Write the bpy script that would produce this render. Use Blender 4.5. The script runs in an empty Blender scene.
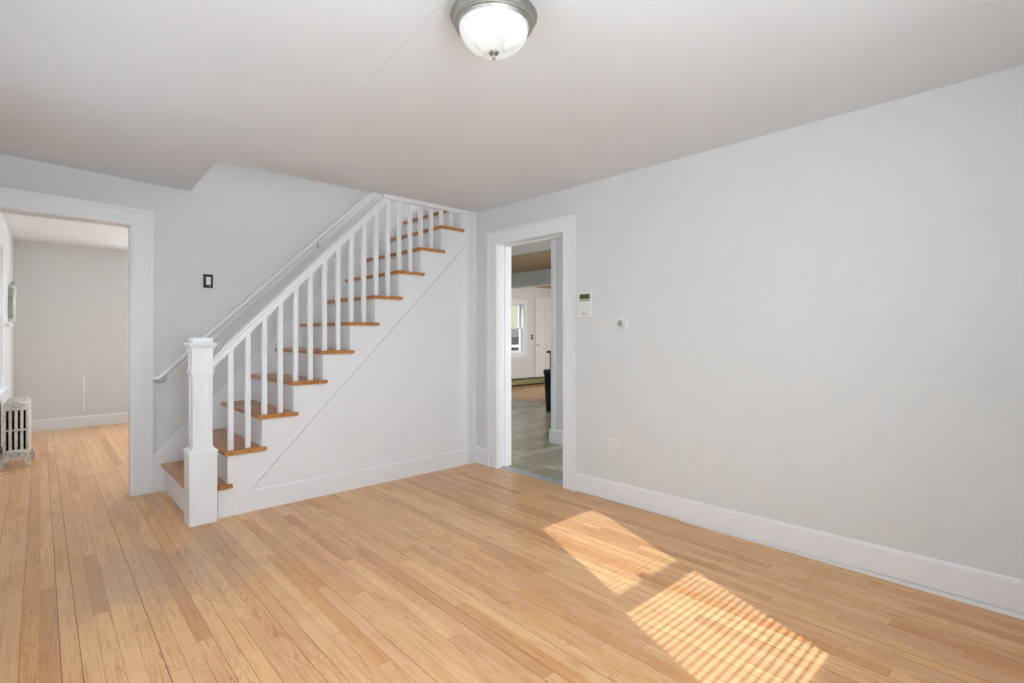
import bpy, bmesh, math, random
from mathutils import Vector, Matrix
R = math.radians
random.seed(4)
sc = bpy.context.scene
col = sc.collection

# ---------------------------------------------------------------- camera, sky, sun, fill lamps, exposure
cd = bpy.data.cameras.new('camera'); cam = bpy.data.objects.new('camera', cd); col.objects.link(cam)
cam.location = (0, 0, 1.25); cam.rotation_euler = (R(90), 0, -R(43.09))
cd.sensor_width = 36; cd.lens = 515.26 / 1024 * 36; cd.shift_y = -7.17 / 1024; cd.clip_start = .02
sc.camera = cam
w = bpy.data.worlds.new('sky'); sc.world = w; w.use_nodes = True
w.node_tree.nodes['Background'].inputs[0].default_value = (.80, .90, 1, 1)
w.node_tree.nodes['Background'].inputs[1].default_value = 6.5
sd = bpy.data.lights.new('sun', 'SUN'); sun = bpy.data.objects.new('sun', sd); col.objects.link(sun)
sun.rotation_euler = Vector((.42, 1, -.82)).to_track_quat('-Z', 'Y').to_euler()
sun.location = (-4, -9, 9); sd.energy = 6.6; sd.angle = R(.40); sd.color = (1, .95, .89)

def fill_lamp(name, loc, d, sx, sy, power, colr=(.93, .96, 1)):
    l = bpy.data.lights.new(name, 'AREA'); o = bpy.data.objects.new(name, l); col.objects.link(o)
    l.shape = 'RECTANGLE'; l.size = sx; l.size_y = sy; l.energy = power; l.color = colr
    o.location = loc; o.rotation_euler = Vector(d).to_track_quat('-Z', 'Z').to_euler()
    return o
U = .9   # upward tilt of fill lamps added to brighten the ceiling
DAY = (.858, .935, .98)
for nm, loc, d, sx, sy, e, colr in (
    ('fill_left', (-.33, 1.0, 1.42), (1, 0, 0), 1.15, 1.3, 10.5, DAY),  # added fill, lights the right wall from an unseen window
    ('fill_left', (-.32, 2.9, 1.42), (1, 0, U), 1.15, 1.1, 4, DAY),  # second added left fill, tilted up
    ('fill_front', (.46, -.27, 1.45), (0, 1, 0), .64, 1.3, 31, DAY),  # fill behind the camera, added to brighten the stair panel
    ('fill_front', (.46, -.27, 1.45), (0, 1, U), .64, 1.3, 17.5, DAY),  # same added fill, turned up towards the ceiling
    ('daylight_front_blind', (1.54, -.26, 1.5), (0, 1, 1.1), .64, 1.2, 5.5, DAY),
    ('fill_far_room', (2.3, 9.0, 1.45), (0, -1, 0), .9, 1.3, 73, DAY),  # unseen lamp put in to light the far room
    ('fill_kitchen', (10.9, 4.2, 1.45), (-1, 0, 0), 2.2, 1.3, 265, DAY),  # out-of-view lamp added to light the kitchen
    ('fill_kitchen_hall', (3.87, .6, 1.45), (0, 1, 0), .7, 1.3, 38, (.95, .95, .95)),  # added fill to lift the kitchen partition
    ('fill_upstairs', (4.9, 4.4, 4.0), (-1, 0, 0), .8, 1.2, 68, (.97, .97, .95))):  # unseen lamp added to light the stairwell from above
    fill_lamp(nm, loc, d, sx, sy, e, colr)
sc.view_settings.view_transform = 'Standard'; sc.view_settings.look = 'None'
sc.view_settings.gamma = 1; sc.view_settings.use_curve_mapping = False
sc.view_settings.exposure = 0.0
sc.cycles.max_bounces = 10; sc.cycles.diffuse_bounces = 6; sc.cycles.sample_clamp_indirect = 5

# ---------------------------------------------------------------- material helpers
def lin(c):
    return tuple((v / 255 / 12.92 if v / 255 <= .04045 else ((v / 255 + .055) / 1.055) ** 2.4) for v in c[:3]) + (1,)

class NT:
    def __init__(s, name):
        s.m = bpy.data.materials.new(name); s.m.use_nodes = True; s.t = s.m.node_tree
        s.b = s.t.nodes['Principled BSDF']; s.out = s.t.nodes['Material Output']
        s.pos = s.t.nodes.new('ShaderNodeNewGeometry').outputs['Position']
    def n(s, k): return s.t.nodes.new(k)
    def put(s, sock, v):
        if isinstance(v, bpy.types.NodeSocket): s.t.links.new(v, sock)
        else: sock.default_value = v
    def math(s, op, a, b=0., c=0.):
        n = s.n('ShaderNodeMath'); n.operation = op
        for i, v in enumerate((a, b, c)): s.put(n.inputs[i], v)
        return n.outputs[0]
    def sep(s, v=None):
        n = s.n('ShaderNodeSeparateXYZ'); s.put(n.inputs[0], v if v is not None else s.pos); return n.outputs
    def comb(s, x, y, z):
        n = s.n('ShaderNodeCombineXYZ')
        for i, v in enumerate((x, y, z)): s.put(n.inputs[i], v)
        return n.outputs[0]
    def noise(s, vec, scale, detail=2., rough=.5, dist=0.):
        n = s.n('ShaderNodeTexNoise'); s.put(n.inputs['Vector'], vec); n.inputs['Scale'].default_value = scale
        n.inputs['Detail'].default_value = detail; n.inputs['Roughness'].default_value = rough; n.inputs['Distortion'].default_value = dist
        return n.outputs['Fac']
    def white(s, x, y=0.):
        n = s.n('ShaderNodeTexWhiteNoise'); n.noise_dimensions = '2D'; s.put(n.inputs['Vector'], s.comb(x, y, 0.)); return n.outputs['Value']
    def ramp(s, f, stops, interp='LINEAR'):
        n = s.n('ShaderNodeValToRGB'); s.put(n.inputs[0], f); r = n.color_ramp; r.interpolation = interp
        while len(r.elements) < len(stops): r.elements.new(.5)
        for e, (p, c) in zip(r.elements, stops): e.position = p; e.color = c
        return n.outputs[0]
    def mix(s, f, a, b, mode='MIX'):
        n = s.n('ShaderNodeMix'); n.data_type = 'RGBA'; n.blend_type = mode
        s.put(n.inputs[0], f); s.put(n.inputs[6], a); s.put(n.inputs[7], b); return n.outputs[2]
    def step(s, a, lo, hi):
        n = s.n('ShaderNodeMapRange'); n.interpolation_type = 'SMOOTHSTEP'
        s.put(n.inputs[0], a); n.inputs[1].default_value = lo; n.inputs[2].default_value = hi; return n.outputs[0]
    def bump(s, h, strength=.2, dist=.01):
        n = s.n('ShaderNodeBump'); s.put(n.inputs['Height'], h); n.inputs['Strength'].default_value = strength
        n.inputs['Distance'].default_value = dist; s.t.links.new(n.outputs[0], s.b.inputs['Normal'])
    def set(s, **k):
        for a, v in k.items():
            s.put(s.b.inputs[{'base': 'Base Color', 'rough': 'Roughness', 'metal': 'Metallic', 'spec': 'Specular IOR Level',
                              'em': 'Emission Color', 'es': 'Emission Strength', 'coat': 'Coat Weight'}[a]], v)
        return s.m

def paint(name, rgb, rough=.5, spec=.3, mottle=.03, bump=.08, scale=6):
    t = NT(name); c = lin(rgb)
    f = t.noise(t.pos, scale, 3, .55)
    lo = tuple(x * (1 - mottle) for x in c[:3]) + (1,); hi = tuple(min(1, x * (1 + mottle)) for x in c[:3]) + (1,)
    t.set(base=t.ramp(f, [(.3, lo), (.7, hi)]), rough=rough, spec=spec)
    if bump: t.bump(t.noise(t.pos, 35, 3, .6), bump, .004)
    return t.m

M = {}
M['wall'] = paint('wall_paint', (217, 219, 220), .62, .25, .012)
M['trim'] = paint('trim_gloss_paint', (232, 234, 237), .32, .4, .012, .05)
M['plastic'] = paint('white_plastic', (226, 226, 224), .35, .4, .01, 0)
M['grey_plastic'] = paint('grey_plastic', (160, 160, 158), .4, .4, .02, 0)
M['black'] = paint('black_plastic', (16, 16, 17), .3, .5, .02, 0)
M['dark_metal'] = paint('dark_metal', (52, 50, 48), .45, .5, .05, 0)
M['gap_dark'] = paint('radiator_gap_dark', (30, 27, 25), .8, .1, .1, 0)  # near-black tone that keeps the gaps between radiator tubes dark

# ceiling: white paint with two hairline plaster joints
t = NT('ceiling_paint'); X, Y, Z = t.sep()
wob = t.math('MULTIPLY', t.math('SUBTRACT', t.noise(t.pos, 5, 3), .5), .05)
d1 = t.math('ABSOLUTE', t.math('SUBTRACT', t.math('SUBTRACT', X, t.math('MULTIPLY_ADD', Y, .115, .905)), wob))
m1 = t.math('MULTIPLY', t.math('SUBTRACT', 1., t.step(d1, .0, .004)), t.math('MULTIPLY', t.step(Y, 1.4, 1.45), t.math('SUBTRACT', 1., t.step(Y, 2.2, 2.7))))
d2 = t.math('ABSOLUTE', t.math('SUBTRACT', t.math('SUBTRACT', Y, t.math('MULTIPLY_ADD', X, .045, 1.50)), t.math('MULTIPLY', wob, .4)))
m2 = t.math('MULTIPLY', t.math('SUBTRACT', 1., t.step(d2, .0, .004)), t.math('MULTIPLY', t.step(X, 1.3, 1.5), t.math('SUBTRACT', 1., t.step(X, 2.0, 2.4))))
m2 = t.math('MULTIPLY', m2, .5)
mk = t.math('MULTIPLY', t.math('MAXIMUM', m1, m2), .2)
base = t.ramp(t.noise(t.pos, 2, 3), [(.3, lin((219, 222, 226))), (.7, lin((223, 226, 230)))])
t.set(base=t.mix(mk, base, lin((150, 148, 145))), rough=.75, spec=.15)
t.bump(t.noise(t.pos, 9, 3), .1, .01); M['ceiling'] = t.m

def boards(name, width, length, ang, stops, gapcol, swap=False, rough=.3, gap=.02, wear=False, grain=.5):
    t = NT(name); X, Y, Z = t.sep()
    if swap: X, Y = Y, X
    ca, sa = math.cos(ang), math.sin(ang)
    u = t.math('MULTIPLY_ADD', X, ca, t.math('MULTIPLY', Y, -sa)); v = t.math('MULTIPLY_ADD', X, sa, t.math('MULTIPLY', Y, ca))
    uu = t.math('DIVIDE', u, width); b = t.math('FLOOR', uu); fu = t.math('FRACT', uu)
    r1 = t.white(b, 3.)
    vv = t.math('MULTIPLY_ADD', r1, 9.7, t.math('DIVIDE', v, t.math('MULTIPLY_ADD', t.white(b, 8.), length * .7, length * .65)))
    k = t.math('FLOOR', vv); fv = t.math('FRACT', vv)
    r2 = t.white(b, k); r3 = t.white(t.math('ADD', b, 41.), k)
    c = t.ramp(r2, stops)
    # fine open grain and broad cathedral figure, both inside each board
    fine = t.noise(t.comb(t.math('MULTIPLY', u, 130.), t.math('MULTIPLY', v, 3.2), t.math('MULTIPLY', r3, 37.)), 1., 4, .65)
    fig = t.noise(t.comb(t.math('MULTIPLY', u, 16.), t.math('MULTIPLY', v, 1.1), t.math('MULTIPLY', r2, 91.)), 1., 2, .5, .6)
    rings = t.math('ABSOLUTE', t.math('SINE', t.math('MULTIPLY', fig, 60.)))
    rings = t.math('POWER', t.math('SUBTRACT', 1., rings), 3.)
    g = t.math('ADD', t.math('MULTIPLY', t.math('MULTIPLY', rings, t.step(r3, .25, .7)), .6), t.math('MULTIPLY', t.step(fine, .44, .78), .5))
    c = t.mix(t.math('MULTIPLY', g, grain), c, t.mix(1., c, lin((208, 166, 128)), 'MULTIPLY'))
    blot = t.noise(t.comb(t.math('MULTIPLY', u, 7.), t.math('MULTIPLY', v, 2.2), r2), 1.6, 4, .65)
    c = t.mix(t.math('MULTIPLY', t.step(blot, .42, .72), .38), c, t.mix(1., c, lin((222, 200, 182)), 'MULTIPLY'))
    big = t.noise(t.pos, 1.3, 4, .6)
    if wear:
        # traffic wear: finish rubbed thin and grey in front of the stairs
        dx = t.math('SUBTRACT', X, .55); dy = t.math('SUBTRACT', Y, 3.25)
        d = t.math('SQRT', t.math('ADD', t.math('MULTIPLY', dx, dx), t.math('MULTIPLY', t.math('MULTIPLY', dy, dy), 1.4)))
        wm = t.math('SUBTRACT', 1., t.step(t.math('ADD', d, t.math('MULTIPLY', t.math('SUBTRACT', t.noise(t.pos, 4, 4, .7), .5), 1.1)), .15, .75))
        c = t.mix(t.math('MULTIPLY', wm, .42), c, lin((168, 146, 126)))
        # along the right wall the boards kept their amber varnish
        am = t.step(t.math('ADD', X, t.math('MULTIPLY', t.math('SUBTRACT', big, .5), .8)), 2.75, 3.15)
        c = t.mix(t.math('MULTIPLY', am, .06), c, t.mix(1., c, lin((238, 205, 160)), 'MULTIPLY'))
        # faint pale scuffs
        sn = t.noise(t.comb(t.math('MULTIPLY', X, 2.), t.math('MULTIPLY', Y, 5.), 0.), 2.2, 5, .7, 1.5)
        c = t.mix(t.math('MULTIPLY', t.step(sn, .6, .72), .13), c, lin((226, 205, 182)))
    e = t.math('MINIMUM', fu, t.math('SUBTRACT', 1., fu))
    gm = t.math('MULTIPLY', t.math('SUBTRACT', 1., t.step(e, gap * .3, gap)), t.math('MULTIPLY_ADD', t.math('POWER', t.white(t.math('ADD', t.math('ROUND', uu), 77.), 0.), 3.), .95, .26))
    ev = t.math('MINIMUM', fv, t.math('SUBTRACT', 1., fv))
    gm = t.math('MAXIMUM', gm, t.math('MULTIPLY', t.math('SUBTRACT', 1., t.step(ev, .0003, .0018)), .42))
    c = t.mix(t.math('MINIMUM', t.math('MULTIPLY', gm, .9), 1.), c, gapcol)
    t.set(base=c, rough=t.math('MULTIPLY_ADD', big, .22, rough - .05), spec=.42)
    h = t.math('SUBTRACT', t.math('MULTIPLY', fine, .12), gm)
    t.bump(h, .25, .0015)
    return t.m
oak = [(0, lin((206, 154, 107))), (.1, lin((220, 171, 123))), (.3, lin((226, 178, 133))), (.55, lin((228, 183, 132))), (.85, lin((234, 191, 140))), (.94, lin((226, 174, 118))), (1, lin((214, 158, 104)))]
M['floor'] = boards('oak_strip_floor', .0585, 1.25, R(.6), oak, lin((92, 58, 34)), wear=True, gap=.035, rough=.25, grain=1.0)
M['vinyl'] = boards('grey_plank_floor', .15, 1.2, 0, [(0, lin((132, 128, 108))), (.5, lin((160, 157, 136))), (1, lin((176, 173, 152)))], lin((70, 62, 50)), swap=True, rough=.2, gap=.04, grain=.8)
M['orange_floor'] = boards('amber_board_floor', .06, 1.2, 0, [(0, lin((184, 138, 80))), (1, lin((206, 164, 104)))], lin((70, 40, 20)), rough=.25)

def wood(name, a, b_, c_, rough=.3, sc_=(3, 1, 3)):
    t = NT(name); X, Y, Z = t.sep()
    v = t.comb(t.math('MULTIPLY', X, 60. * sc_[0] / 3), t.math('MULTIPLY', Y, 3. * sc_[1]), t.math('MULTIPLY', Z, 9. * sc_[2]))
    f = t.noise(v, 1., 4, .6, .3); g = t.noise(t.pos, 3.5, 3)
    cc = t.ramp(f, [(.25, lin(a)), (.5, lin(b_)), (.75, lin(c_))])
    cc = t.mix(t.math('MULTIPLY', t.step(g, .45, .75), .35), cc, t.mix(1., cc, lin((200, 178, 160)), 'MULTIPLY'))
    t.set(base=cc, rough=rough, spec=.45); t.bump(f, .1, .001); return t.m
M['tread'] = wood('varnished_oak_tread', (158, 98, 44), (186, 124, 62), (204, 146, 84), .28)
M['cabinet'] = wood('orange_cabinet_wood', (150, 84, 30), (176, 104, 42), (190, 120, 56), .35)
M['tan'] = paint('tan_ceiling', (176, 160, 136), .6, .2, .1, 0, 2)  # tan tone on the far part of the kitchen ceiling
# brushed nickel
t = NT('brushed_nickel'); X, Y, Z = t.sep()
f = t.noise(t.comb(t.math('MULTIPLY', X, 3.), t.math('MULTIPLY', Y, 3.), t.math('MULTIPLY', Z, 900.)), 1., 2)
t.set(base=t.ramp(f, [(.3, lin((150, 148, 144))), (.7, lin((186, 184, 180)))]), rough=.4, metal=1.); M['nickel'] = t.m
# alabaster glass, lit from inside
t = NT('lit_alabaster_glass'); f = t.noise(t.pos, 9, 2, .5, 1.2)
t.set(base=lin((178, 178, 176)), rough=.1, spec=.5, em=t.ramp(f, [(.38, lin((196, 198, 200))), (.52, (1, 1, 1, 1))]), es=.42); M['shade'] = t.m
# silver painted cast iron
t = NT('silver_radiator_paint'); f = t.noise(t.pos, 28, 4, .65)
t.set(base=t.ramp(f, [(.3, lin((168, 162, 155))), (.5, lin((208, 205, 201))), (.75, lin((224, 222, 220)))]), rough=.38, metal=.25, spec=.5)
t.bump(f, .15, .002); M['radiator'] = t.m
# lcd
t = NT('green_lcd'); f = t.sep()[2]; t.set(base=t.ramp(t.math('MULTIPLY_ADD', f, 17.24, -25.96), [(.0, lin((176, 184, 158))), (.30, lin((170, 180, 150))), (.42, lin((58, 68, 26))), (1, lin((74, 86, 36)))]), rough=.25); M['lcd'] = t.m
# window pane: clear, with a surface reflection
m = bpy.data.materials.new('window_glass'); m.use_nodes = True; nt = m.node_tree; nt.nodes.clear()
o_ = nt.nodes.new('ShaderNodeOutputMaterial'); mx = nt.nodes.new('ShaderNodeMixShader'); tr = nt.nodes.new('ShaderNodeBsdfTransparent'); gl = nt.nodes.new('ShaderNodeBsdfGlossy')
gl.inputs['Roughness'].default_value = .02; tr.inputs[0].default_value = (.97, .98, .975, 1); mx.inputs[0].default_value = .06
nt.links.new(tr.outputs[0], mx.inputs[1]); nt.links.new(gl.outputs[0], mx.inputs[2]); nt.links.new(mx.outputs[0], o_.inputs[0]); M['glass'] = m
# exterior siding
t = NT('cream_siding'); Z = t.sep()[2]; fz = t.math('FRACT', t.math('DIVIDE', Z, .12))
t.set(base=t.mix(t.math('MULTIPLY', t.math('SUBTRACT', 1., t.step(fz, .0, .18)), .5), lin((112, 108, 88)), lin((72, 70, 56))), rough=.6); M['siding'] = t.m
M['brick'] = paint('brown_foundation', (76, 60, 52), .8, .1, .25, 0, 12)
M['sun_block_white'] = paint('sun_block_white', (226, 228, 230), .7, .2, .02, 0)
M['ground'] = paint('outdoor_ground', (62, 60, 52), .9, .1, .2, 0, 1.2)
M['outer_grey'] = paint('grey_roofing', (70, 68, 66), .8, .1, .1, 0, 8)

# ---------------------------------------------------------------- mesh helpers
class MB:
    def __init__(s): s.bm = bmesh.new()
    def box(s, x0, y0, z0, x1, y1, z1, bev=0., mat=None):
        vs = [s.bm.verts.new((x, y, z)) for x in (x0, x1) for y in (y0, y1) for z in (z0, z1)]
        fs = [s.bm.faces.new([vs[i] for i in q]) for q in ((0, 1, 3, 2), (4, 6, 7, 5), (0, 4, 5, 1), (2, 3, 7, 6), (0, 2, 6, 4), (1, 5, 7, 3))]
        if mat is not None: bmesh.ops.transform(s.bm, matrix=mat, verts=vs)
        if bev:
            es = list({e for f in fs for e in f.edges}); bmesh.ops.bevel(s.bm, geom=es, offset=bev, segments=2, profile=.7, affect='EDGES')
        return s
    def prism(s, pts, axis, a, b, bev=0.):
        """polygon pts (2-D) pushed from a to b along axis 0/1/2"""
        def P(p, t): return {0: (t, p[0], p[1]), 1: (p[0], t, p[1]), 2: (p[0], p[1], t)}[axis]
        A = [s.bm.verts.new(P(p, a)) for p in pts]; B = [s.bm.verts.new(P(p, b)) for p in pts]
        fs = [s.bm.faces.new(A), s.bm.faces.new(B[::-1])]
        n = len(pts)
        for i in range(n): fs.append(s.bm.faces.new((A[i], B[i], B[(i + 1) % n], A[(i + 1) % n])))
        if bev:
            es = list({e for f in fs for e in f.edges}); bmesh.ops.bevel(s.bm, geom=es, offset=bev, segments=2, profile=.7, affect='EDGES')
        return s
    def sweep(s, prof, p0, p1, u, v):
        """profile (2-D in u,v) swept straight from p0 to p1"""
        p0, p1, u, v = map(Vector, (p0, p1, u, v))
        A = [s.bm.verts.new(p0 + u * a + v * b) for a, b in prof]; B = [s.bm.verts.new(p1 + u * a + v * b) for a, b in prof]
        s.bm.faces.new(A); s.bm.faces.new(B[::-1]); n = len(prof)
        for i in range(n): s.bm.faces.new((A[i], B[i], B[(i + 1) % n], A[(i + 1) % n]))
        return s
    def lathe(s, prof, c, axis='z', seg=48):
        rings = []
        for r, h in prof:
            ring = []
            for i in range(seg if r > 1e-6 else 1):
                a = 2 * math.pi * i / seg; x, y = r * math.cos(a), r * math.sin(a)
                p = {'z': (x, y, h), 'x': (h, x, y), 'y': (x, h, y)}[axis]
                ring.append(s.bm.verts.new(Vector(c) + Vector(p)))
            rings.append(ring)
        for A, B in zip(rings, rings[1:]):
            for i in range(seg):
                j = (i + 1) % seg
                if len(A) == 1 and len(B) == 1: continue
                if len(A) == 1: s.bm.faces.new((A[0], B[i], B[j]))
                elif len(B) == 1: s.bm.faces.new((A[i], B[0], A[j]))
                else: s.bm.faces.new((A[i], B[i], B[j], A[j]))
        return s
    def tube(s, pts, r, seg=12):
        pts = [Vector(p) for p in pts]; rings = []
        ref = Vector((0, 0, 1))
        for i, p in enumerate(pts):
            d = (pts[min(i + 1, len(pts) - 1)] - pts[max(i - 1, 0)]).normalized()
            q = ref if abs(d.dot(ref)) < .95 else Vector((0, 1, 0))
            u = d.cross(q).normalized(); v = u.cross(d)
            rr = r[i] if isinstance(r, (list, tuple)) else r
            rings.append([s.bm.verts.new(p + (u * math.cos(a) + v * math.sin(a)) * rr) for a in [2 * math.pi * k / seg for k in range(seg)]])
        for A, B in zip(rings, rings[1:]):
            for i in range(seg): s.bm.faces.new((A[i], B[i], B[(i + 1) % seg], A[(i + 1) % seg]))
        s.bm.faces.new(rings[0]); s.bm.faces.new(rings[-1][::-1]); return s
    def build(s, name, mat, parent=None, smooth=False, loc=None):
        bmesh.ops.recalc_face_normals(s.bm, faces=s.bm.faces[:])
        me = bpy.data.meshes.new(name)
        if loc is not None: bmesh.ops.translate(s.bm, vec=-Vector(loc), verts=s.bm.verts[:])
        s.bm.to_mesh(me); s.bm.free(); me.materials.append(mat)
        o = bpy.data.objects.new(name, me); col.objects.link(o)
        if smooth:
            for p in me.polygons: p.use_smooth = True
            try: me.set_sharp_from_angle(angle=R(smooth if smooth is not True else 40))
            except Exception: pass
        if loc is not None: o.location = loc
        if parent is not None:
            o.parent = parent; o.matrix_parent_inverse = Matrix.Translation(-world_loc(parent)) if loc is None else Matrix.Identity(4)
            if loc is not None: o.location = Vector(loc) - world_loc(parent)
        return o
def world_loc(o):
    p = Vector(o.location)
    if o.parent is not None and o.type != 'EMPTY': p = o.matrix_parent_inverse @ p + world_loc(o.parent)
    return p
def struct(name, mb, mat, parent=None, smooth=False):
    o = mb.build(name, mat, parent, smooth)
    if parent is None: o['kind'] = 'structure'
    return o
def thing(name, label, cat, loc, group=None):
    o = bpy.data.objects.new(name, None); col.objects.link(o); o.location = loc; o.empty_display_size = .1
    return tag(o, label, cat, group)
def tag(o, label, cat, group=None):
    o['label'] = label; o['category'] = cat
    if group: o['group'] = group
    return o

XR, YP, YB, H, TW = 3.186, 3.914, 4.92, 2.432, 2.70     # right wall, stair panel, back wall, ceiling, upper floor
XL, YF = -.30, -.315

# ================================================================ ROOM SHELL
def rect(x0, z0, x1, z1): return [(x0, z0), (x1, z0), (x1, z1), (x0, z1)]
struct('floor', MB().box(-.45, -.47, -.08, XR + .10, 9.2, 0), M['floor'])
struct('floor_kitchen', MB().box(XR + .10, .4, -.08, 6.8, 9.2, -.002), M['vinyl'])
struct('floor_kitchen', MB().box(6.8, .4, -.08, 11.1, 9.2, -.002), M['orange_floor'])
# ceiling: an old plaster plane that creeps up a little towards the back left corner; stairwell left open
def czone(x, y): return H + .045 * max(0, min(1, (.93 - x) / 1.15)) * max(0, min(1, (y - 2) / 2.9))
c = MB(); g = {}
xs = [-.45, -.15, .2, .55, .93, 1.6, 2.4, XR + .171]; ys = [-.47, 1, 2, 3, 3.93, 4.45, 4.93]
def cv(i, j):
    if (i, j) not in g:
        x = xs[i] + (.035 if i == 4 and j >= 5 else 0) * (j - 4) / 2
        g[i, j] = c.bm.verts.new((x, ys[j], czone(xs[i], ys[j])))
    return g[i, j]
for i in range(len(xs) - 1):
    for j in range(len(ys) - 1):
        if i >= 4 and j >= 4: continue
        c.bm.faces.new((cv(i, j), cv(i, j + 1), cv(i + 1, j + 1), cv(i + 1, j)))
ext = bmesh.ops.extrude_face_region(c.bm, geom=c.bm.faces[:])
for v in [e for e in ext['geom'] if isinstance(e, bmesh.types.BMVert)]: v.co.z = TW
struct('ceiling', c, M['ceiling'])
struct('ceiling_far_room', MB().box(-.45, 5.07, H, XR, 9.2, TW), M['ceiling'])
struct('ceiling_kitchen', MB().box(XR + .171, .4, H, 5.55, 9.2, H + .2), M['ceiling'])
struct('ceiling_kitchen', MB().prism([(5.3, .4), (11.1, .4), (11.1, 9.2), (5.3, 9.2)], 2, H - .004, H + .2), M['tan'])
struct('beam_kitchen', MB().box(6.8, .4, 2.15, 7.0, 9.05, H - .004, .004), M['wall'])

# back wall: doorway opening on the left, tall behind the stairs
wb = MB().prism([(-.45, 2.10), (.57, 2.10), (.57, 0), (5.0, 0), (5.0, 5.1), (.80, 5.1), (.80, TW), (-.45, TW)], 1, YB, YB + .15)
# the far end beyond the right wall is only above the kitchen ceiling
wb.bm.clear(); wb.prism([(-.45, 2.10), (.57, 2.10), (.57, 0), (XR + .171, 0), (XR + .171, TW - .03), (5.0, TW - .03), (5.0, 5.1), (.80, 5.1), (.80, TW), (-.45, TW)], 1, YB, YB + .15)
struct('wall_back', wb, M['wall'])
# right wall with the kitchen doorway
DY0, DY1, DZ = 2.78, 3.60, 2.085   # clear opening inside the lining; the wall is cut 16 mm wider
struct('wall_right', MB().prism([(-.47, 0), (DY0 - .016, 0), (DY0 - .016, DZ + .016), (DY1 + .016, DZ + .016), (DY1 + .016, 0), (9.2, 0), (9.2, H), (-.47, H)], 0, XR, XR + .171), M['wall'])
def wall_x(name, x0, x1, y0, y1, z1, holes, mat=M['wall']):
    b = MB(); y = y0
    for a, z0, bb, zt in sorted(holes):
        b.box(x0, y, 0, x1, a, z1); b.box(x0, a, 0, x1, bb, z0); b.box(x0, a, zt, x1, bb, z1); y = bb
    b.box(x0, y, 0, x1, y1, z1); return struct(name, b, mat)
def wall_y(name, y0, y1, x0, x1, z1, holes, mat=M['wall']):
    b = MB(); x = x0
    for a, z0, bb, zt in sorted(holes):
        b.box(x, y0, 0, a, y1, z1); b.box(a, y0, 0, bb, y1, z0); b.box(a, y0, zt, bb, y1, z1); x = bb
    b.box(x, y0, 0, x1, y1, z1); return struct(name, b, mat)
wall_x('wall_left', XL - .15, XL, -.47, 5.07, H, [(.4, .74, 1.6, 2.1), (2.3, .74, 3.5, 2.1)])
wall_y('wall_front', YF - .15, YF, XL - .15, XR + .171, H, [(.10, .70, .82, 2.20), (1.156, .70, 1.92, 2.30)])
# far room: its left wall runs a little out of square
LA = math.atan2(.112, 4.0)
FL = Matrix.Translation((-.15, 9.05, 0)) @ Matrix.Rotation(-LA, 4, 'Z')     # local -Y runs towards the camera, local +X into the room
def fl_wall():
    b = MB(); x0, x1 = -.15, 0; y = -3.99
    wy0, wy1, z0, z1 = -3.35, -2.02, .74, 2.10
    for q in ((y, 0, wy0, H), (wy0, 0, wy1, z0), (wy0, z1, wy1, H), (wy1, 0, 0, H)):
        b.box(x0, q[0], q[1], x1, q[2], q[3])
    bmesh.ops.transform(b.bm, matrix=FL, verts=b.bm.verts[:]); return b
struct('wall_left', fl_wall(), M['wall'])
wall_y('wall_far', 9.05, 9.2, -.45, XR, H, [(1.85, .74, 2.75, 2.1)])
# kitchen shell
wall_y('wall_kitchen_far', 9.05, 9.2, XR + .171, 11.1, H, [(7.83, .79, 8.86, 2.0)])
wall_y('wall_kitchen_near', .4, .55, XR + .171, 11.1, H, [(3.5, .8, 4.24, 2.1), (5.5, .8, 7.7, 2.1)])
wall_x('wall_kitchen_right', 10.95, 11.1, .55, 9.05, H, [(3.1, .8, 5.3, 2.1)])
part = struct('wall_kitchen_partition', MB().box(4.39, 1.7, 0, 4.75, 4.03, H), M['wall'])
# upstairs enclosure around the stairwell
struct('wall_stairwell_left', MB().box(.80, 3.80, TW, .93, YB, 5.1), M['wall'])
struct('wall_stairwell_front', MB().box(.93, 3.80, TW, 5.0, 3.93, 5.1), M['wall'])
struct('wall_stairwell_right', MB().box(5.0, 3.80, TW - .03, 5.12, 5.07, 5.1), M['wall'])
struct('floor_upstairs', MB().box(XR + .03, 3.80, H + .2, 5.0, YB, TW), M['tread'])
struct('ceiling_stairwell', MB().box(.80, 3.80, 5.1, 5.12, 5.07, 5.2), M['ceiling'])

# ================================================================ TRIM
def casing_x(name, x, side, y0, y1, z, wdt, th=.02, zs=(0, 0), band=.012):
    """door casing on a wall plane x=const, opening y0..y1, height z; side=-1 puts it on the -x face"""
    b = MB(); xa, xb = x, x + side * th
    def bar(pts, a, bb): b.prism(pts, 0, a, bb, .002)
    bar([(y1, 0), (y1 + wdt, 0), (y1 + wdt, z + wdt), (y1, z)], xa, xb)
    bar([(y0 - wdt, 0), (y0, 0), (y0, z), (y0 - wdt, z + wdt)], xa, xb)
    bar([(y0, z), (y1, z), (y1 + wdt, z + wdt), (y0 - wdt, z + wdt)], xa, xb)
    if band:
        xc = x + side * (th + .012); e = .018
        bar([(y1 + wdt - e, 0), (y1 + wdt + .004, 0), (y1 + wdt + .004, z + wdt + .004), (y1 + wdt - e, z + wdt - e)], xa, xc)
        bar([(y0 - wdt - .004, 0), (y0 - wdt + e, 0), (y0 - wdt + e, z + wdt - e), (y0 - wdt - .004, z + wdt + .004)], xa, xc)
        bar([(y0 - wdt + e, z + wdt - e), (y1 + wdt - e, z + wdt - e), (y1 + wdt + .004, z + wdt + .004), (y0 - wdt - .004, z + wdt + .004)], xa, xc)
    return b
struct('trim_1', casing_x('', XR, -1, DY0, DY1, DZ, .118), M['trim'])
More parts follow.
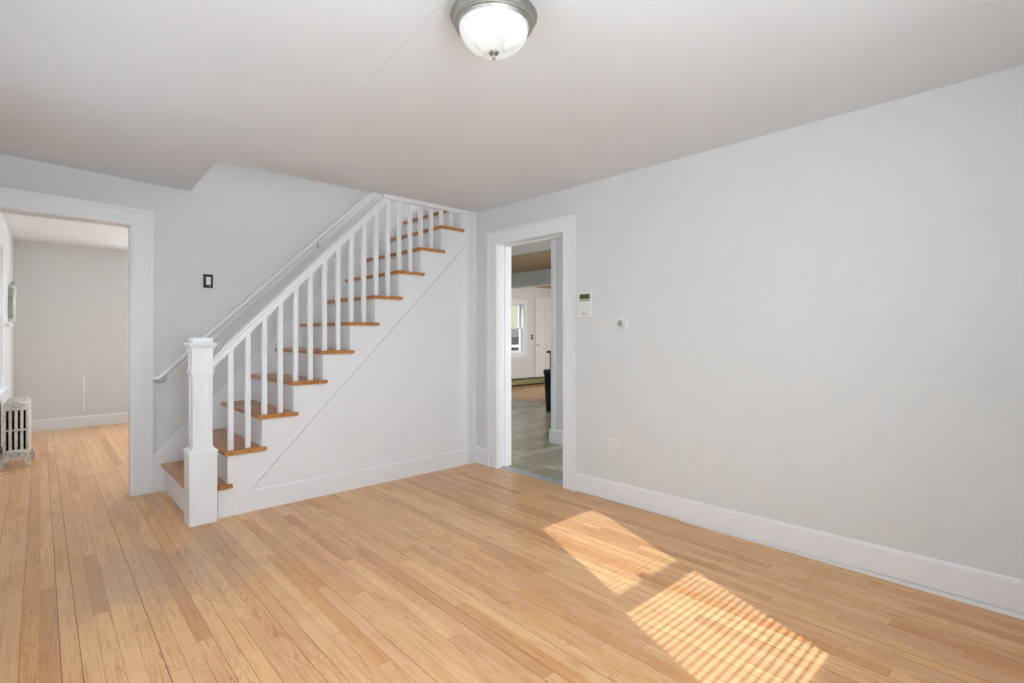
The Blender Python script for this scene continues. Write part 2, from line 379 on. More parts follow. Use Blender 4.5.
# jamb lining with its stop
j = MB()
for ya, yb, s in ((DY1, DY1 + .016, 1), (DY0 - .016, DY0, -1)):
    j.box(XR - .003, ya, 0, XR + .173, yb, DZ, .001)
j.box(XR - .003, DY0 - .016, DZ, XR + .173, DY1 + .016, DZ + .016, .001)
j.box(XR + .085, DY1 - .010, 0, XR + .125, DY1 + .002, DZ, .001); j.box(XR + .085, DY0 - .002, 0, XR + .125, DY0 + .010, DZ, .001)
j.box(XR + .085, DY0, DZ - .010, XR + .125, DY1, DZ + .002, .001)
struct('trim_2', j, M['trim'])
struct('trim_3', MB().prism([(3.215, 0.), (3.245, .009), (3.275, .009), (3.30, .0)], 1, DY0, DY1), paint('worn_metal_strip', (160, 166, 172), .35, .5, .08, 0, 30))
# left doorway casing on the back wall; its head sags to the right
cz = MB()
def zl(x, z): return z + (.60 - x) * .032
cz.prism([(.582, 0), (.706, 0), (.706, zl(.706, 2.219)), (.582, zl(.582, 2.096))], 1, YB - .02, YB, .002)
cz.prism([(-.299, zl(-.299, 2.10)), (.582, zl(.582, 2.096)), (.706, zl(.706, 2.219)), (-.299, zl(-.299, 2.219))], 1, YB - .02, YB, .002)
cz.prism([(.688, 0), (.71, 0), (.71, zl(.706, 2.223)), (.688, zl(.688, 2.201))], 1, YB - .031, YB, .002)
cz.prism([(-.299, zl(-.299, 2.201)), (.688, zl(.688, 2.201)), (.71, zl(.706, 2.223)), (-.299, zl(-.299, 2.223))], 1, YB - .031, YB, .002)
struct('trim_4', cz, M['trim'])
j = MB(); j.box(.568, YB - .004, 0, .584, YB + .154, 2.10, .001)
j.prism([(-.44, zl(-.44, 2.09)), (.568, 2.094), (.568, 2.110), (-.44, zl(-.44, 2.106))], 1, YB - .004, YB + .154)
struct('trim_5', j, M['trim'])
# baseboards
bprof = [(0, .0), (.018, .0), (.018, .138), (.014, .150), (.006, .158), (0, .158)]
def bb_run(b, p0, p1, inward, h=1.):
    b.sweep([(a, z * h) for a, z in bprof], p0, p1, inward, (0, 0, 1)); return b
b = MB()   # right wall, its lower edge lifting off the floor towards the window end
for (ya, yb) in ((YF, DY0 - .122),):
    A = [(XR - t_ * .5, ya, z * 1.11 if z > .01 else .034) for t_, z in bprof]; B = [(XR - t_ * .5, yb, z * .93 if z > .01 else .004) for t_, z in bprof]
    va = [b.bm.verts.new(p) for p in A]; vb = [b.bm.verts.new(p) for p in B]
    b.bm.faces.new(va); b.bm.faces.new(vb[::-1])
    for i in range(len(va)): b.bm.faces.new((va[i], vb[i], vb[(i + 1) % len(va)], va[(i + 1) % len(va)]))
bb_run(b, (XR, DY1 + .122, 0), (XR, YP, 0), (-1, 0, 0))
struct('baseboard_right', b, M['trim'])
b = MB(); b.prism([(YF, 0), (1.75, 0), (1.75, .009), (.7, .020), (YF, .024)], 0, XR - .0105, XR, .001)
struct('trim_6', b, M['trim'])
b = MB(); bb_run(b, (-.15, 9.05, 0), (XR, 9.05, 0), (0, -1, 0), .93)
struct('baseboard_far', b, M['trim'])
b = MB(); b.sweep([(a, z) for a, z in bprof], FL @ Vector((0, -3.98, 0)), FL @ Vector((0, 0, 0)), FL.to_3x3() @ Vector((1, 0, 0)), (0, 0, 1)); struct('baseboard_left', b, M['trim'])
b = MB(); bb_run(b, (4.39, 1.7, 0), (4.39, 4.05, 0), (-1, 0, 0)); bb_run(b, (4.372, 4.03, 0), (4.77, 4.03, 0), (0, 1, 0)); struct('baseboard_partition', b, M['trim'])
struct('trim_7', MB().box(4.384, 1.7, .865, 4.39, 4.03, .878, .001), M['trim'])
struct('trim_8', MB().box(4.384, 3.97, .16, 4.39, 4.03, H, .001), M['trim'])
# wooden lip along the ceiling opening above the balusters
struct('trim_9', MB().box(2.175, 3.893, H - .034, XR, 3.93, H + .002, .004), M['trim'])

# ================================================================ WINDOWS
def win(n, origin, wd, z0, z1, rot, depth=.15, casing=.10, meet=None, stool=True, stile=(.045, .045), rail=.035):
    """double-hung window; local x along the wall, local -y into the room (wall face at y=0, outer face y=+depth)"""
    T = Matrix.Translation(origin) @ Matrix.Rotation(rot, 4, 'Z')
    def put(b): bmesh.ops.transform(b.bm, matrix=T, verts=b.bm.verts[:]); return b
    fr = MB(); cw = casing
    fr.box(-cw, -.02, z0 - .02, .004, 0, z1 + cw, .002); fr.box(wd - .004, -.02, z0 - .02, wd + cw, 0, z1 + cw, .002); fr.box(.004, -.02, z1 - .004, wd - .004, 0, z1 + cw, .002)
    fr.box(0, 0, z0, .02, depth, z1); fr.box(wd - .02, 0, z0, wd, depth, z1); fr.box(.02, 0, z1 - .02, wd - .02, depth, z1); fr.box(.02, 0, z0, wd - .02, depth, z0 + .02)
    f = struct('window_%d' % n, put(fr), M['trim'])
    if stool: put(MB().box(-cw - .03, -.055, z0 - .022, wd + cw + .03, 0, z0 + .004, .004)).build('stool', M['trim'], f); put(MB().box(-cw, -.018, z0 - .10, wd + cw, 0, z0 - .022, .002)).build('apron', M['trim'], f)
    mz = meet if meet else (z0 + z1) / 2; 
    for nm, y0, a, bz in (('sash', .05, z0 + .02, mz + .02), ('sash', .095, mz - .02, z1 - .02)):
        s = stile[0] if y0 < .06 else stile[1]
        b = MB(); b.box(.02, y0, a, .02 + s, y0 + .035, bz, .002); b.box(wd - .02 - s, y0, a, wd - .02, y0 + .035, bz, .002)
        b.box(.02 + s, y0, a, wd - .02 - s, y0 + .035, a + (.045 if y0 < .06 else rail), .002); b.box(.02 + s, y0, bz - .035, wd - .02 - s, y0 + .035, bz, .002)
        so = put(b).build(nm, M['trim'], f)
        put(MB().box(.02 + s - .004, y0 + .015, a + .03, wd - .024 - s, y0 + .019, bz - .03)).build('pane', M['glass'], so)
        if y0 < .06: put(MB().box(wd / 2 - .03, y0 - .004, bz, wd / 2 + .03, y0 + .03, bz + .035, .004)).build('sash_lock', M['nickel'], so)
    return f
PI = math.pi
win(1, (1.92, YF, 0), .764, .70, 2.30, PI, meet=1.475, stile=(.04, .08), rail=.065)
win(2, (.82, YF, 0), .72, .70, 2.20, PI, meet=1.43)  # unseen window, added to hold the front fill lamps
win(3, (XL, .4, 0), 1.2, .74, 2.10, PI / 2)  # unseen window, added for the left fill
win(4, (XL, 2.3, 0), 1.2, .74, 2.10, PI / 2)  # out-of-view window, added for the tilted left fill
o5 = FL @ Vector((0, -3.35, 0)); win(5, o5, 1.33, .74, 2.10, PI / 2 - LA, casing=.10)
win(6, (1.85, 9.05, 0), .9, .74, 2.10, 0)  # hidden window, put in to light the far room
win(7, (7.83, 9.05, 0), 1.03, .79, 2.0, 0, casing=.10, meet=1.40)
win(8, (7.7, .55, 0), 2.2, .8, 2.1, PI)  # unseen kitchen window, added for more light
win(10, (4.24, .55, 0), .74, .8, 2.1, PI, casing=.06)  # added out of view for the lamp that lifts the partition
win(9, (10.95, 5.3, 0), 2.2, .8, 2.1, -PI / 2)  # unseen window, added for the main kitchen fill

def blind(x0, x1, z0, z1, label):
    t_ = thing('venetian_blind', label, 'blind', ((x0 + x1) / 2, YF - .03, z1), 'blinds on the window wall')
    MB().box(x0, YF - .045, z1 - .03, x1, YF - .012, z1, .003).build('headrail', M['plastic'], t_)
    MB().box(x0, YF - .042, z0, x1, YF - .018, z0 + .014, .003).build('bottom_rail', M['plastic'], t_)
    b = MB(); a = R(22); n = int((z1 - z0 - .05) / .028); w_ = .0125
    for i in range(n):
        z = z0 + .03 + i * .028; y = YF - .030
        m_ = Matrix.Translation((0, y, z)) @ Matrix.Rotation(-a, 4, 'X')
        b.box(x0 + .004, -w_, -.0004, x1 - .004, w_, .0004, mat=m_)
    s = b.build('slats', M['plastic'], t_); s['kind'] = 'stuff'
    b = MB()
    for x in (x0 + .1, (x0 + x1) / 2, x1 - .1): b.tube([(x, YF - .030, z0 + .01), (x, YF - .030, z1 - .02)], .0008, 6)
    b.build('cord', M['plastic'], t_)
blind(1.18, 1.90, .76, 2.27, 'white slatted blind over the sunny window behind the camera')
rs = thing('added_roller_shade', 'closed white roller shade on the added window behind the camera', 'shade', (.46, YF - .03, 2.18))  # added to shut the sun out of the added front window
MB().box(.125, YF - .034, .73, .795, YF - .030, 2.15).build('added_shade_cloth', M['plastic'], rs); b = MB(); b.tube([(.125, YF - .028, 2.162), (.795, YF - .028, 2.162)], .016, 16); b.build('added_shade_roller', M['plastic'], rs)

# ================================================================ STAIRCASE
RISE, NT_ = .2252, 12
def rx(k): return .79 if k == 1 else .990 + .2222 * (k - 2)      # face of riser k
def tz(k): return .2227 + .2252 * (k - 1)                         # top of tread k
st = thing('staircase', 'white staircase with oak treads climbing along the back wall', 'staircase', (2.0, 4.4, 0))
TT = .027
for k in range(1, 12):
    x0, x1, z = rx(k) - .026, rx(k + 1) + .002, tz(k)
    yf = 3.884 if k < 11 else 3.93
    b = MB()
    if k == 1: pts = [(x0, YB - .016), (x0, 3.93), (.93, 3.93), (.93, yf), (x1 + .024, yf), (x1 + .024, YP + .002), (x1, YP + .002), (x1, YB - .016)]
    elif k < 11: pts = [(x0, YB - .016), (x0, yf), (x1 + .024, yf), (x1 + .024, YP + .001), (x1, YP + .001), (x1, YB - .016)]
    else: pts = [(x0, YB - .016), (x0, yf + .02), (x1, yf + .02), (x1, YB - .016)]
    b.prism(pts, 2, z - TT, z, .006); b.build('tread', M['tread'], st, 30)
for k in range(1, 13):
    z0 = 0 if k == 1 else tz(k - 1) - .005
    MB().box(rx(k), YP + .0242, z0, rx(k) + .018, YB - .016, tz(k) - TT + (.0 if k < 12 else .027)).build('riser', M['trim'], st)
# cut stringer, proud of the panel below it
pts = [(.93, 0), (.93, tz(1) - TT), (rx(2), tz(1) - TT)]
for k in range(2, 11): pts += [(rx(k), tz(k) - TT), (rx(k + 1), tz(k) - TT)]
pts += [(rx(11), H - .03), (XR - .06, H - .03), (XR - .06, 2.15), (3.023, 2.076), (1.13, .152), (1.13, 0)]
MB().prism(pts, 1, YP - .001, YP + .024, .0012).build('stringer', M['trim'], st)
# recessed panel, base and corner board
MB().prism([(1.05, 0), (XR, 0), (XR, H - .03), (3.0, H - .03), (3.0, 2.05), (1.05, .14)], 1, YP + .012, YP + .040).build('panel_backing', M['trim'], st)
MB().prism([(1.13, 0), (XR - .060, 0), (XR - .060, 2.13), (3.027, 2.067), (1.138, .147), (1.13, .14)], 1, YP + .004, YP + .012, .001).build('side_panel', M['trim'], st)
b = MB(); b.sweep(bprof, (1.1305, YP + .017, 0), (XR, YP + .017, 0), (0, -1, 0), (0, 0, 1)); b.build('base_board', M['trim'], st)
MB().box(XR - .062, YP - .004, .155, XR, YP + .02, H - .03, .002).build('corner_board', M['trim'], st)
# small mouldings under each tread return
for k in range(1, 11):
    MB().prism([(YP - .002, tz(k) - TT - .0), (YP - .012, tz(k) - TT), (YP - .002, tz(k) - TT - .012)], 0, rx(k) + .0 if k > 1 else .93, rx(k + 1) + .012).build('cove_moulding', M['trim'], st)
# wall-side skirt
zs = lambda x: .277 + 1.02 * (x - .698)
pts = [(.711, 0), (.80, 0)]
for k in range(1, 12): pts += [(rx(k) + .004, tz(k) - TT - .01 if k else 0), (rx(k + 1) + .004, tz(k) - TT - .01)]
pts += [(3.25, tz(11)), (3.25, zs(3.25)), (.711, zs(.711))]
b = MB(); poly = [(.711, 0), (3.3, 0), (3.3, zs(3.3)), (.711, zs(.711))]
b.prism(poly, 1, YB - .016, YB, .0015); b.build('skirt_board', M['trim'], st)
# newel post
nx0, nx1, ny0, ny1 = .752, .916, 3.862, 4.020; cx, cy = (nx0 + nx1) / 2, (ny0 + ny1) / 2
def sq(b, hw, z0, z1, bev=.0015, hw1=None):
    if hw1 is None: return b.box(cx - hw, cy - hw, z0, cx + hw, cy + hw, z1, bev)
    A = [b.bm.verts.new((cx + sx * hw, cy + sy * hw, z0)) for sx, sy in ((-1, -1), (1, -1), (1, 1), (-1, 1))]
    B = [b.bm.verts.new((cx + sx * hw1, cy + sy * hw1, z1)) for sx, sy in ((-1, -1), (1, -1), (1, 1), (-1, 1))]
    b.bm.faces.new(A); b.bm.faces.new(B[::-1])
    for i in range(4): b.bm.faces.new((A[i], B[i], B[(i + 1) % 4], A[(i + 1) % 4]))
    return b
HB = .081; HS = .058
b = sq(MB(), HB, 0, .466, .003)
nw = b.build('newel_post', M['trim'], st)
b = sq(MB(), HB + .005, .466, .480, .003); sq(b, HB + .003, .480, .496, 0, HS + .008); sq(b, HS + .005, .496, .508, .002); b.build('base_moulding', M['trim'], nw)
# shaft with four recessed panels
def panelled(hw, z0, z1, m_, rec=.011):
    b = sq(MB(), hw - rec, z0, z1, 0)
    for s in (-1, 1):
        for (u0, u1, a, bz) in ((-hw, -hw + m_, z0, z1), (hw - m_, hw, z0, z1), (-hw + m_, hw - m_, z0, z0 + m_), (-hw + m_, hw - m_, z1 - m_, z1)):
            ya, yb = sorted((s * (hw - rec), s * hw))
            b.box(cx + u0, cy + ya, a, cx + u1, cy + yb, bz, .0012)
            b.box(cx + ya, cy + max(u0, -hw + rec) if u0 == -hw else cy + u0, a, cx + yb, cy + (min(u1, hw - rec) if u1 == hw else u1), bz, .0012)
    return b
panelled(HS, .508, .985, .020).build('shaft', M['trim'], nw)
b = sq(MB(), HS + .004, .985, .992, .001); sq(b, HS + .010, .992, 1.012, .004); b.build('collar', M['trim'], nw)
panelled(HS + .003, 1.012, 1.150, .018).build('block', M['trim'], nw)
b = sq(MB(), HS + .006, 1.145, 1.156, .001); sq(b, HS + .007, 1.156, 1.180, 0, HS + .021); sq(b, HS + .027, 1.180, 1.194, .003); sq(b, HS + .002, 1.194, 1.228, .006); b.build('cap', M['trim'], nw)
# sloping banister rail
def rt(x): return 1.100 + 1.0235 * (x - .906)
x0, x1 = nx1 - .030, 2.186; dv = Vector((1, 0, 1.0235)).normalized(); up = Vector((-dv.z, 0, dv.x))
rp = [(-.030, -.052), (.030, -.052), (.030, -.020), (.036, -.014), (.036, -.006), (.030, 0), (-.030, 0), (-.036, -.006), (-.036, -.014), (-.030, -.020)]
b = MB(); A = []; B = []
for (a, c_) in rp:
    h_ = c_ / dv.x
    A.append(b.bm.verts.new((x0, 3.948 + a, rt(x0) + h_)))
    xe = min(x1, x1); B.append(b.bm.verts.new((xe + (max(0, -(h_)) / 1.0235 * .9), 3.948 + a, min(H - .002, rt(xe + (max(0, -(h_)) / 1.0235 * .9)) + h_))))
b.bm.faces.new(A); b.bm.faces.new(B[::-1])
for i in range(len(A)): b.bm.faces.new((A[i], B[i], B[(i + 1) % len(A)], A[(i + 1) % len(A)]))
b.build('banister_rail', M['trim'], st)
for i in range(18):
    x = 1.016 + .1108 * i; k = 2 + i // 2; hw = .0165
    zt0, zt1 = rt(x - hw) - .074, rt(x + hw) - .074; top = H - .03
    b = MB(); z0 = tz(k)
    vs = []
    for (xx, zz) in ((x - hw, min(zt0, top)), (x + hw, min(zt1, top))):
        for y in (3.932, 3.965): vs.append((xx, y, zz))
    A = [b.bm.verts.new(p) for p in ((x - hw, 3.932, z0), (x + hw, 3.932, z0), (x + hw, 3.965, z0), (x - hw, 3.965, z0))]
    B = [b.bm.verts.new(p) for p in ((x - hw, 3.932, vs[0][2]), (x + hw, 3.932, vs[2][2]), (x + hw, 3.965, vs[2][2]), (x - hw, 3.965, vs[0][2]))]
    b.bm.faces.new(A); b.bm.faces.new(B[::-1])
    for q in range(4): b.bm.faces.new((A[q], B[q], B[(q + 1) % 4], A[(q + 1) % 4]))
    bmesh.ops.bevel(b.bm, geom=b.bm.edges[:], offset=.0015, segments=1, affect='EDGES')
    b.build('baluster', M['trim'], st)

# wall handrail: flat rail on a backing board, with a turned-in lower end
hr = thing('wall_handrail', 'white painted handrail fixed up the wall behind the stairs', 'handrail', (1.6, YB, 1.7))
def hz(x): return 1.195 + .985 * (x - 1.0)
b = MB()
xa, xb = .80, 2.95
b.prism([(xa, hz(xa) - .118), (xb, hz(xb) - .118), (xb, hz(xb) - .012), (xa, hz(xa) - .012)], 1, YB - .020, YB, .002)
b.build('backing_board', M['trim'], hr)
b = MB(); prof = []
for a in range(16):
    th = 2 * PI * a / 16; prof.append((.024 * math.cos(th), .026 * math.sin(th)))
dv2 = Vector((1, 0, .985)).normalized(); up2 = Vector((-dv2.z, 0, dv2.x))
path = [(xb, YB - .043, hz(xb) - .035), (.82, YB - .043, hz(.82) - .035), (.775, YB - .045, hz(.775) - .037), (.742, YB - .046, hz(.742) - .035), (.722, YB - .042, .905), (.716, YB - .012, .902)]
b.tube(path, [.020, .020, .020, .020, .019, .018], 16); b.build('rail', M['trim'], hr, 60)
b = MB(); b.tube([(.708, YB - .012, .915), (.712, YB - .035, .890), (.735, YB - .055, .868), (.765, YB - .058, .870), (.790, YB - .050, .895)], .0055, 8); b.build('bracket', M['nickel'], hr, True)
for x in (1.40, 2.02, 2.75):
    z = hz(x) - .06
    b = MB(); b.tube([(x, YB - .02, z - .045), (x, YB - .038, z - .04), (x, YB - .043, z - .01)], .005, 8); b.lathe([(0, -.003), (.012, -.003), (.012, 0), (0, 0)], (x, YB - .021, z - .045), 'y', 16)
    b.build('bracket', M['nickel'] if x == 2.02 else M['trim'], hr, True)
for i, (x, z, lb) in enumerate(((1.231, .649, 'tiny dark screw in the skirt board near the second stair tread'), (2.336, 1.771, 'tiny dark screw high on the wall behind the balusters'))):
    b = MB(); b.lathe([(0, -.012), (.005, -.012), (.008, -.009), (.008, -.002), (.004, 0), (.004, .004)], (x, YB - .016 if i == 0 else YB - .002, z), 'y', 14)
    tag(b.build('screw', M['dark_metal'], None, True), lb, 'screw', 'screws in the stair wall')

# ================================================================ CEILING LIGHT
LX, LY = 1.195, 1.371
cl = thing('ceiling_light', 'round flush ceiling light with brushed nickel rim and frosted glass bowl', 'ceiling light', (LX, LY, H))
MB().lathe([(0, H), (.095, H), (.100, H - .03), (.142, H - .060), (.1525, H - .063), (.1535, H - .067), (.150, H - .070), (.143, H - .075), (.1385, H - .084), (.1385, H - .088), (.1402, H - .092), (.1385, H - .096), (.1345, H - .096), (.1315, H - .099), (.131, H - .104), (.1290, H - .107), (.125, H - .105), (.120, H - .095), (0, H - .09)], (LX, LY, 0), 'z', 96).build('rim', M['nickel'], cl, 50)
gp = [(.1225, H - .096), (.1225, H - .104)]
for i in range(1, 15):
    a = R(90) * i / 14; gp.append((.122 * math.cos(a) ** .72 if i < 14 else 0, H - .106 - .082 * math.sin(a) ** 1.2))
MB().lathe(gp, (LX, LY, 0), 'z', 96).build('glass_bowl', M['shade'], cl, 70)
zb = H - .189
MB().lathe([(0, zb + .004), (.017, zb + .003), (.0185, zb - .001), (.015, zb - .006), (.008, zb - .009), (.0045, zb - .013), (.0045, zb - .018), (.006, zb - .021), (.005, zb - .025), (0, zb - .027)], (LX, LY, 0), 'z', 32).build('finial', M['nickel'], cl, 50)

# ================================================================ THINGS ON THE WALLS
# black switch plate
ls = thing('light_switch', 'black framed light switch on the back wall beside the stairs', 'light switch', (1.095, YB, 1.6975), 'light switches')
b = MB(); y0, y1 = YB - .008, YB
b.box(1.059, y0, 1.640, 1.131, y1, 1.755, .002).build('plate', M['black'], ls)
MB().box(1.080, YB - .0125, 1.667, 1.113, YB - .006, 1.733, .0015).build('rocker', M['plastic'], ls)
MB().lathe([(0, -.0015), (.0035, -.0015), (.0035, 0)], (1.107, YB - .008, 1.653), 'y', 10).build('indicator', M['plastic'], ls)
# thermostat keypad
th = thing('thermostat', 'white wall thermostat with green display beside the kitchen doorway', 'thermostat', (XR, 2.536, 1.47))
MB().box(XR - .028, 2.470, 1.378, XR, 2.616, 1.578, .006).build('body', M['plastic'], th, 40)
MB().box(XR - .034, 2.492, 1.384, XR - .026, 2.608, 1.498, .003).build('cover', M['plastic'], th)
MB().box(XR - .0300, 2.497, 1.506, XR - .0270, 2.596, 1.564, .0008).build('display', M['lcd'], th)
MB().lathe([(0, -.003), (.008, -.003), (.010, 0)], (XR - .0335, 2.551, 1.412), 'x', 18).build('button', M['grey_plastic'], th)
# round dial
dl = thing('wall_dial', 'small round white dial on the right wall past the thermostat', 'dial', (XR, 2.215, 1.328))
MB().lathe([(.056, 0), (.056, -.006), (.052, -.010), (.034, -.011), (0, -.011)], (XR, 2.215, 1.330), 'x', 40).build('plate', M['plastic'], dl, 40)
MB().lathe([(.036, -.008), (.035, -.030), (.031, -.036), (.026, -.037), (.024, -.033), (0, -.033)], (XR, 2.215, 1.330), 'x', 40).build('ring', M['plastic'], dl, 40)
MB().lathe([(.0235, -.032), (.022, -.035), (0, -.035)], (XR, 2.215, 1.330), 'x', 32).build('knob', M['grey_plastic'], dl, 40)
# outlet
ol = thing('wall_outlet', 'white double electrical outlet low on the right wall', 'outlet', (XR, 2.296, .412))
MB().box(XR - .006, 2.252, .352, XR, 2.338, .474, .003).build('plate', M['plastic'], ol, 40)
for z in (.440, .386):
    s = MB().box(XR - .010, 2.277, z - .019, XR - .005, 2.313, z + .019, .003).build('socket', M['plastic'], ol)
    b = MB(); b.box(XR - .0106, 2.286, z - .004, XR - .0096, 2.2885, z + .009); b.box(XR - .0106, 2.3015, z - .004, XR - .0096, 2.304, z + .009); b.lathe([(0, -.0006), (.0028, -.0006), (.0028, 0)], (XR - .010, 2.295, z - .011), 'x', 10)
    b.build('slots', M['grey_plastic'], s)

# ================================================================ RADIATOR (far room)
RM = Matrix.Translation((-.186, 6.70, 0)) @ Matrix.Rotation(-R(2.2), 4, 'Z')
ra = thing('radiator', 'silver painted cast iron radiator standing by the far left wall', 'radiator', (-.09, 6.9, 0))
def rput(b): bmesh.ops.transform(b.bm, matrix=RM, verts=b.bm.verts[:]); return b
RW, tw, gap = .180, .0225, .0169
for s_ in range(7):
    b = MB(); y0 = s_ * .064; y1 = y0 + .046
    # rounded head and foot castings
    head = [(0, .535), (0, .585)] + [(.03 - .03 * math.cos(a), .585 + .033 * math.sin(a)) for a in (R(30), R(60), R(90))] + [(RW - .03 + .03 * math.sin(a), .585 + .033 * math.cos(a)) for a in (0, R(30), R(60), R(90))] + [(RW, .535)]
    b.prism(head, 1, y0, y1, .005)
    b.prism([(0, .165), (0, .10), (.02, .085), (RW - .02, .085), (RW, .10), (RW, .165)], 1, y0, y1, .005)
    for i in range(5):
        x = i * (tw + gap); b.box(x, y0 + .002, .155, x + tw, y1 - .002, .545, .007)
    b.box(.003, y0 + .008, .342, RW - .003, y1 - .008, .360, .004)
    o = rput(b).build('section', M['radiator'], ra, 35)
    if s_ < 6:
        b = MB(); b.lathe([(.018, y1 - .004), (.018, y1 + .022)], (RW / 2, 0, .565), 'y', 16); b.lathe([(.018, y1 - .004), (.018, y1 + .022)], (RW / 2, 0, .125), 'y', 16); b.box(.02, y0 + .018, .16, RW - .02, y0 + .026, .54); rput(b).build('nipple_gap_sheet', M['gap_dark'], ra)  # connectors plus a dark sheet added to darken the gaps between tubes
    else:
        rput(MB().box(.004, y0 + .018, .16, RW - .004, y0 + .026, .54)).build('gap_sheet', M['gap_dark'], ra)  # dark sheet added in the last section to darken its gaps
for z in (.583, .125):
    b = MB()
    for (rx_, rz_, r_) in ((.034, .020, .003), (.018, .011, .0028)):
        b.tube([(RW / 2 + rx_ * math.cos(R(a)), -.001, z + rz_ * math.sin(R(a))) for a in range(0, 361, 20)], r_, 6)
    for sx in (-1, 1): b.tube([(RW / 2 + sx * .038, -.001, z), (RW / 2 + sx * .052, -.001, z + .012), (RW / 2 + sx * .066, -.001, z + .006), (RW / 2 + sx * .074, -.001, z - .006)], .0025, 6)
    rput(b).build('scroll_ornament', M['grey_plastic'], ra, True)
for y in (.002, .386):
    for s_, x in ((1, 0.), (-1, RW)):
        pr = [(x, .11), (x, .07), (x - s_ * .012, .02), (x - s_ * .016, 0), (x + s_ * .012, 0), (x + s_ * .016, .02), (x + s_ * .028, .055), (x + s_ * .052, .085), (x + s_ * .055, .11)]
        rput(MB().prism(pr, 1, y, y + .040, .003)).build('leg', M['radiator'], ra, 35)
b = MB(); b.tube([(RW + .0, .40, .09), (RW + .012, .40, .09), (RW + .018, .40, .06), (RW + .018, .40, .0)], .006, 10); b.lathe([(.016, 0), (.016, .004), (.008, .008)], (RW + .018, .40, 0), 'z', 16)
rput(b).build('valve_pipe', M['grey_plastic'], ra, True)

# old wall box with handset shape, above its little ledge
wbx = thing('wall_phone', 'old white wall-mounted phone box beside the far room window', 'wall phone', FL @ Vector((0, -.95, 1.6)))
def fput(b): bmesh.ops.transform(b.bm, matrix=FL, verts=b.bm.verts[:]); return b
fput(MB().box(0, -1.02, 1.39, .055, -.86, 1.80, .008)).build('body', M['plastic'], wbx, 40)
fput(MB().box(.008, -1.028, 1.43, .047, -1.018, 1.77, .002)).build('side_panel', paint('mirror_grey', (176, 176, 172), .25, .6, .3, 0, 18), wbx)
b = MB(); b.tube([(.035, -1.035, 1.78), (.052, -1.04, 1.74), (.046, -1.04, 1.60), (.052, -1.04, 1.46), (.035, -1.035, 1.42)], [.012, .017, .010, .017, .012], 12); fput(b).build('handset', M['plastic'], wbx, True)
b = MB(); b.tube([(.03, -1.035, 1.775), (.05, -1.035, 1.83), (.03, -.94, 1.84), (.01, -.9, 1.80)], .006, 8); fput(b).build('hook', M['grey_plastic'], wbx, True)
tag(fput(MB().box(0, -1.55, 1.335, .04, -.86, 1.365, .004)).build('wall_ledge', M['trim']), 'short white ledge under the old wall phone box', 'ledge')
tag(MB().box(.520, 9.038, .20, .542, 9.05, .69, .003).build('sun_sliver_strip', M['trim']), 'thin upright white strip standing for a sun sliver low on the far room wall', 'wall strip')  # white strip in place of a sliver of sunlight

# ================================================================ KITCHEN
bh = thing('baseboard_heater', 'long low baseboard heater under the kitchen window', 'heater', (7.9, 9.05, 0))
b = MB(); b.prism([(9.05, .02), (8.985, .02), (8.975, .05), (8.975, .13), (8.99, .17), (9.05, .19)], 0, 6.3, 9.75, .003); b.build('housing', paint('beige_heater', (150, 140, 104), .5, .3, .04, 0), bh)
MB().box(6.3, 8.968, .145, 9.75, 8.99, .168).build('top_slot', M['black'], bh); MB().box(6.3, 8.98, -.001, 9.75, 9.0, .030).build('bottom_slot', M['black'], bh)
ks = thing('light_switch', 'small dark switch on the kitchen wall right of the window', 'light switch', (9.15, 9.05, 1.18), 'light switches')
MB().box(9.115, 9.042, 1.125, 9.185, 9.05, 1.24, .002).build('plate', M['black'], ks); MB().box(9.137, 9.036, 1.165, 9.163, 9.044, 1.20, .002).build('rocker', M['plastic'], ks)
b = MB(); b.box(9.25, 9.03, 0, 9.95, 9.05, 2.19, .003); dr = struct('door_1', b, M['trim'])
b = MB()
for (a, c_) in ((9.33, 9.58), (9.62, 9.87)):
    for (z0, z1) in ((.18, .85), (.98, 2.05)):
        b.box(a, 9.022, z0, c_, 9.032, z1, .004)
b.build('door_panel', M['trim'], dr)
MB().lathe([(0, -.05), (.022, -.045), (.026, -.03), (.010, -.02), (.010, 0)], (9.31, 9.03, .98), 'y', 20).build('door_handle', M['nickel'], dr, True)
bn = thing('trash_bin', 'black plastic kitchen bin behind the doorway partition', 'bin', (6.24, 5.68, 0))
b = MB(); b.lathe([(0, .0), (.115, 0), (.125, .01), (.155, .60), (.162, .61), (.162, .64), (.15, .64), (.14, .60), (.11, .03), (0, .03)], (6.24, 5.68, 0), 'z', 40); b.build('body', M['black'], bn, 50)
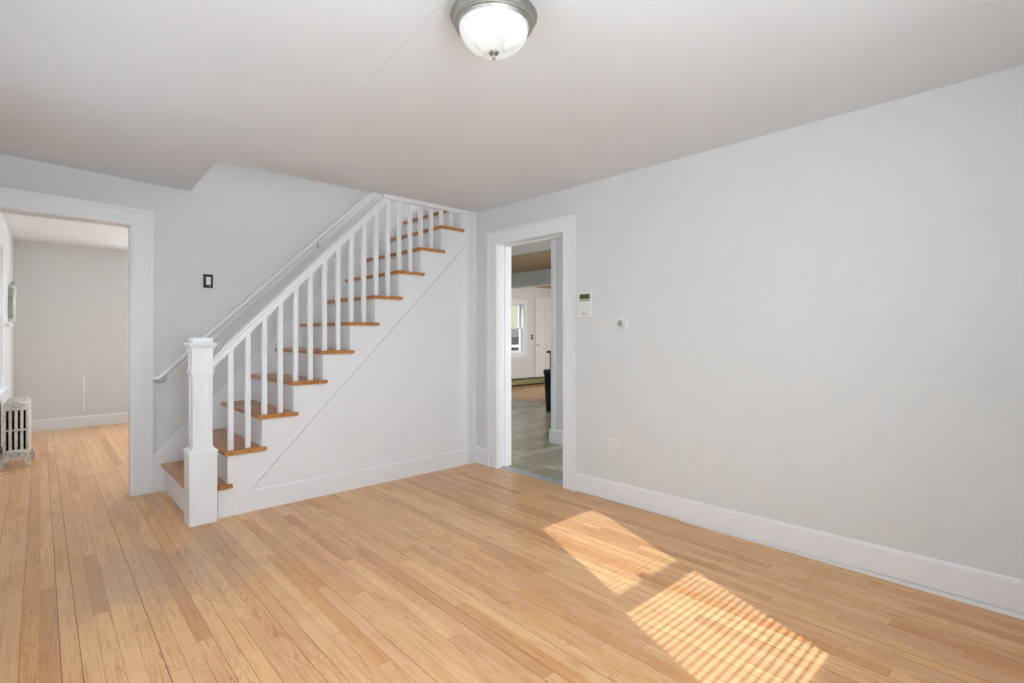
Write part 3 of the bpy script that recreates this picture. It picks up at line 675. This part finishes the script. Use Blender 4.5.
b = MB(); b.lathe([(.166, .635), (.168, .66), (.15, .675), (.06, .685), (0, .686)], (6.24, 5.68, 0), 'z', 40); b.build('lid', M['dark_metal'], bn, 50)
cb = thing('kitchen_cabinet', 'orange wood base cabinet with dark worktop behind the black bin', 'cabinet', (7.5, 6.1, 0))
MB().box(7.06, 5.75, .09, 7.9, 6.52, .90, .003).build('body', M['cabinet'], cb); MB().box(7.10, 5.80, 0, 7.9, 6.48, .09).build('plinth', M['black'], cb)
MB().box(7.02, 5.71, .90, 7.94, 6.56, .945, .005).build('worktop', M['dark_metal'], cb)
for y0 in (5.80, 6.17):
    d = MB().box(7.042, y0, .14, 7.062, y0 + .33, .87, .004).build('door', M['cabinet'], cb); MB().lathe([(0, -.025), (.013, -.022), (.006, -.01), (.006, 0)], (7.043, y0 + .135, .78), 'x', 14).build('knob', M['nickel'], d, True)

# ================================================================ OUTSIDE
struct('ground_outside', MB().box(-25, -25, -.6, 40, 45, -.5), M['ground'])
nh = thing('house_or_sun_block', 'cream sided house seen through the kitchen window', 'house', (16, 19, -.5))
MB().box(9, 17, 1.5, 24, 23, 6.5).build('siding', M['siding'], nh); MB().box(9, 17.05, -.5, 24, 23, 1.5).build('foundation', M['brick'], nh)
MB().prism([(16.3, 1.12), (17.1, 1.55), (17.1, 1.12)], 0, 9, 24).build('porch_roof', M['outer_grey'], nh)
MB().prism([(16.6, 6.4), (20, 9), (23.4, 6.4)], 0, 8.7, 24.3).build('roof', M['outer_grey'], nh)
for x in (12.2, 14.6, 15.7, 17.0): MB().box(x, 16.98, .78, x + .6, 17.06, 1.14).build('cellar_window', M['black'], nh)
MB().box(9, 16.9, .66, 24, 17.06, .78).build('white_band', M['trim'], nh)
sun_block = thing('house_or_sun_block', 'white clad block added beside the left wall to keep sun out', 'house', (-4, 0, -.5))  # added to keep sun off left windows and whiten the far room window
MB().box(-6, -14, -.5, -2.3, 12, 7.2).build('siding', M['sun_block_white'], sun_block); MB().prism([(-6.4, 7.2), (-4.1, 9), (-2.3, 7.2)], 1, -14, 12).build('roof', M['brick'], sun_block)  # body and top of the added sun block
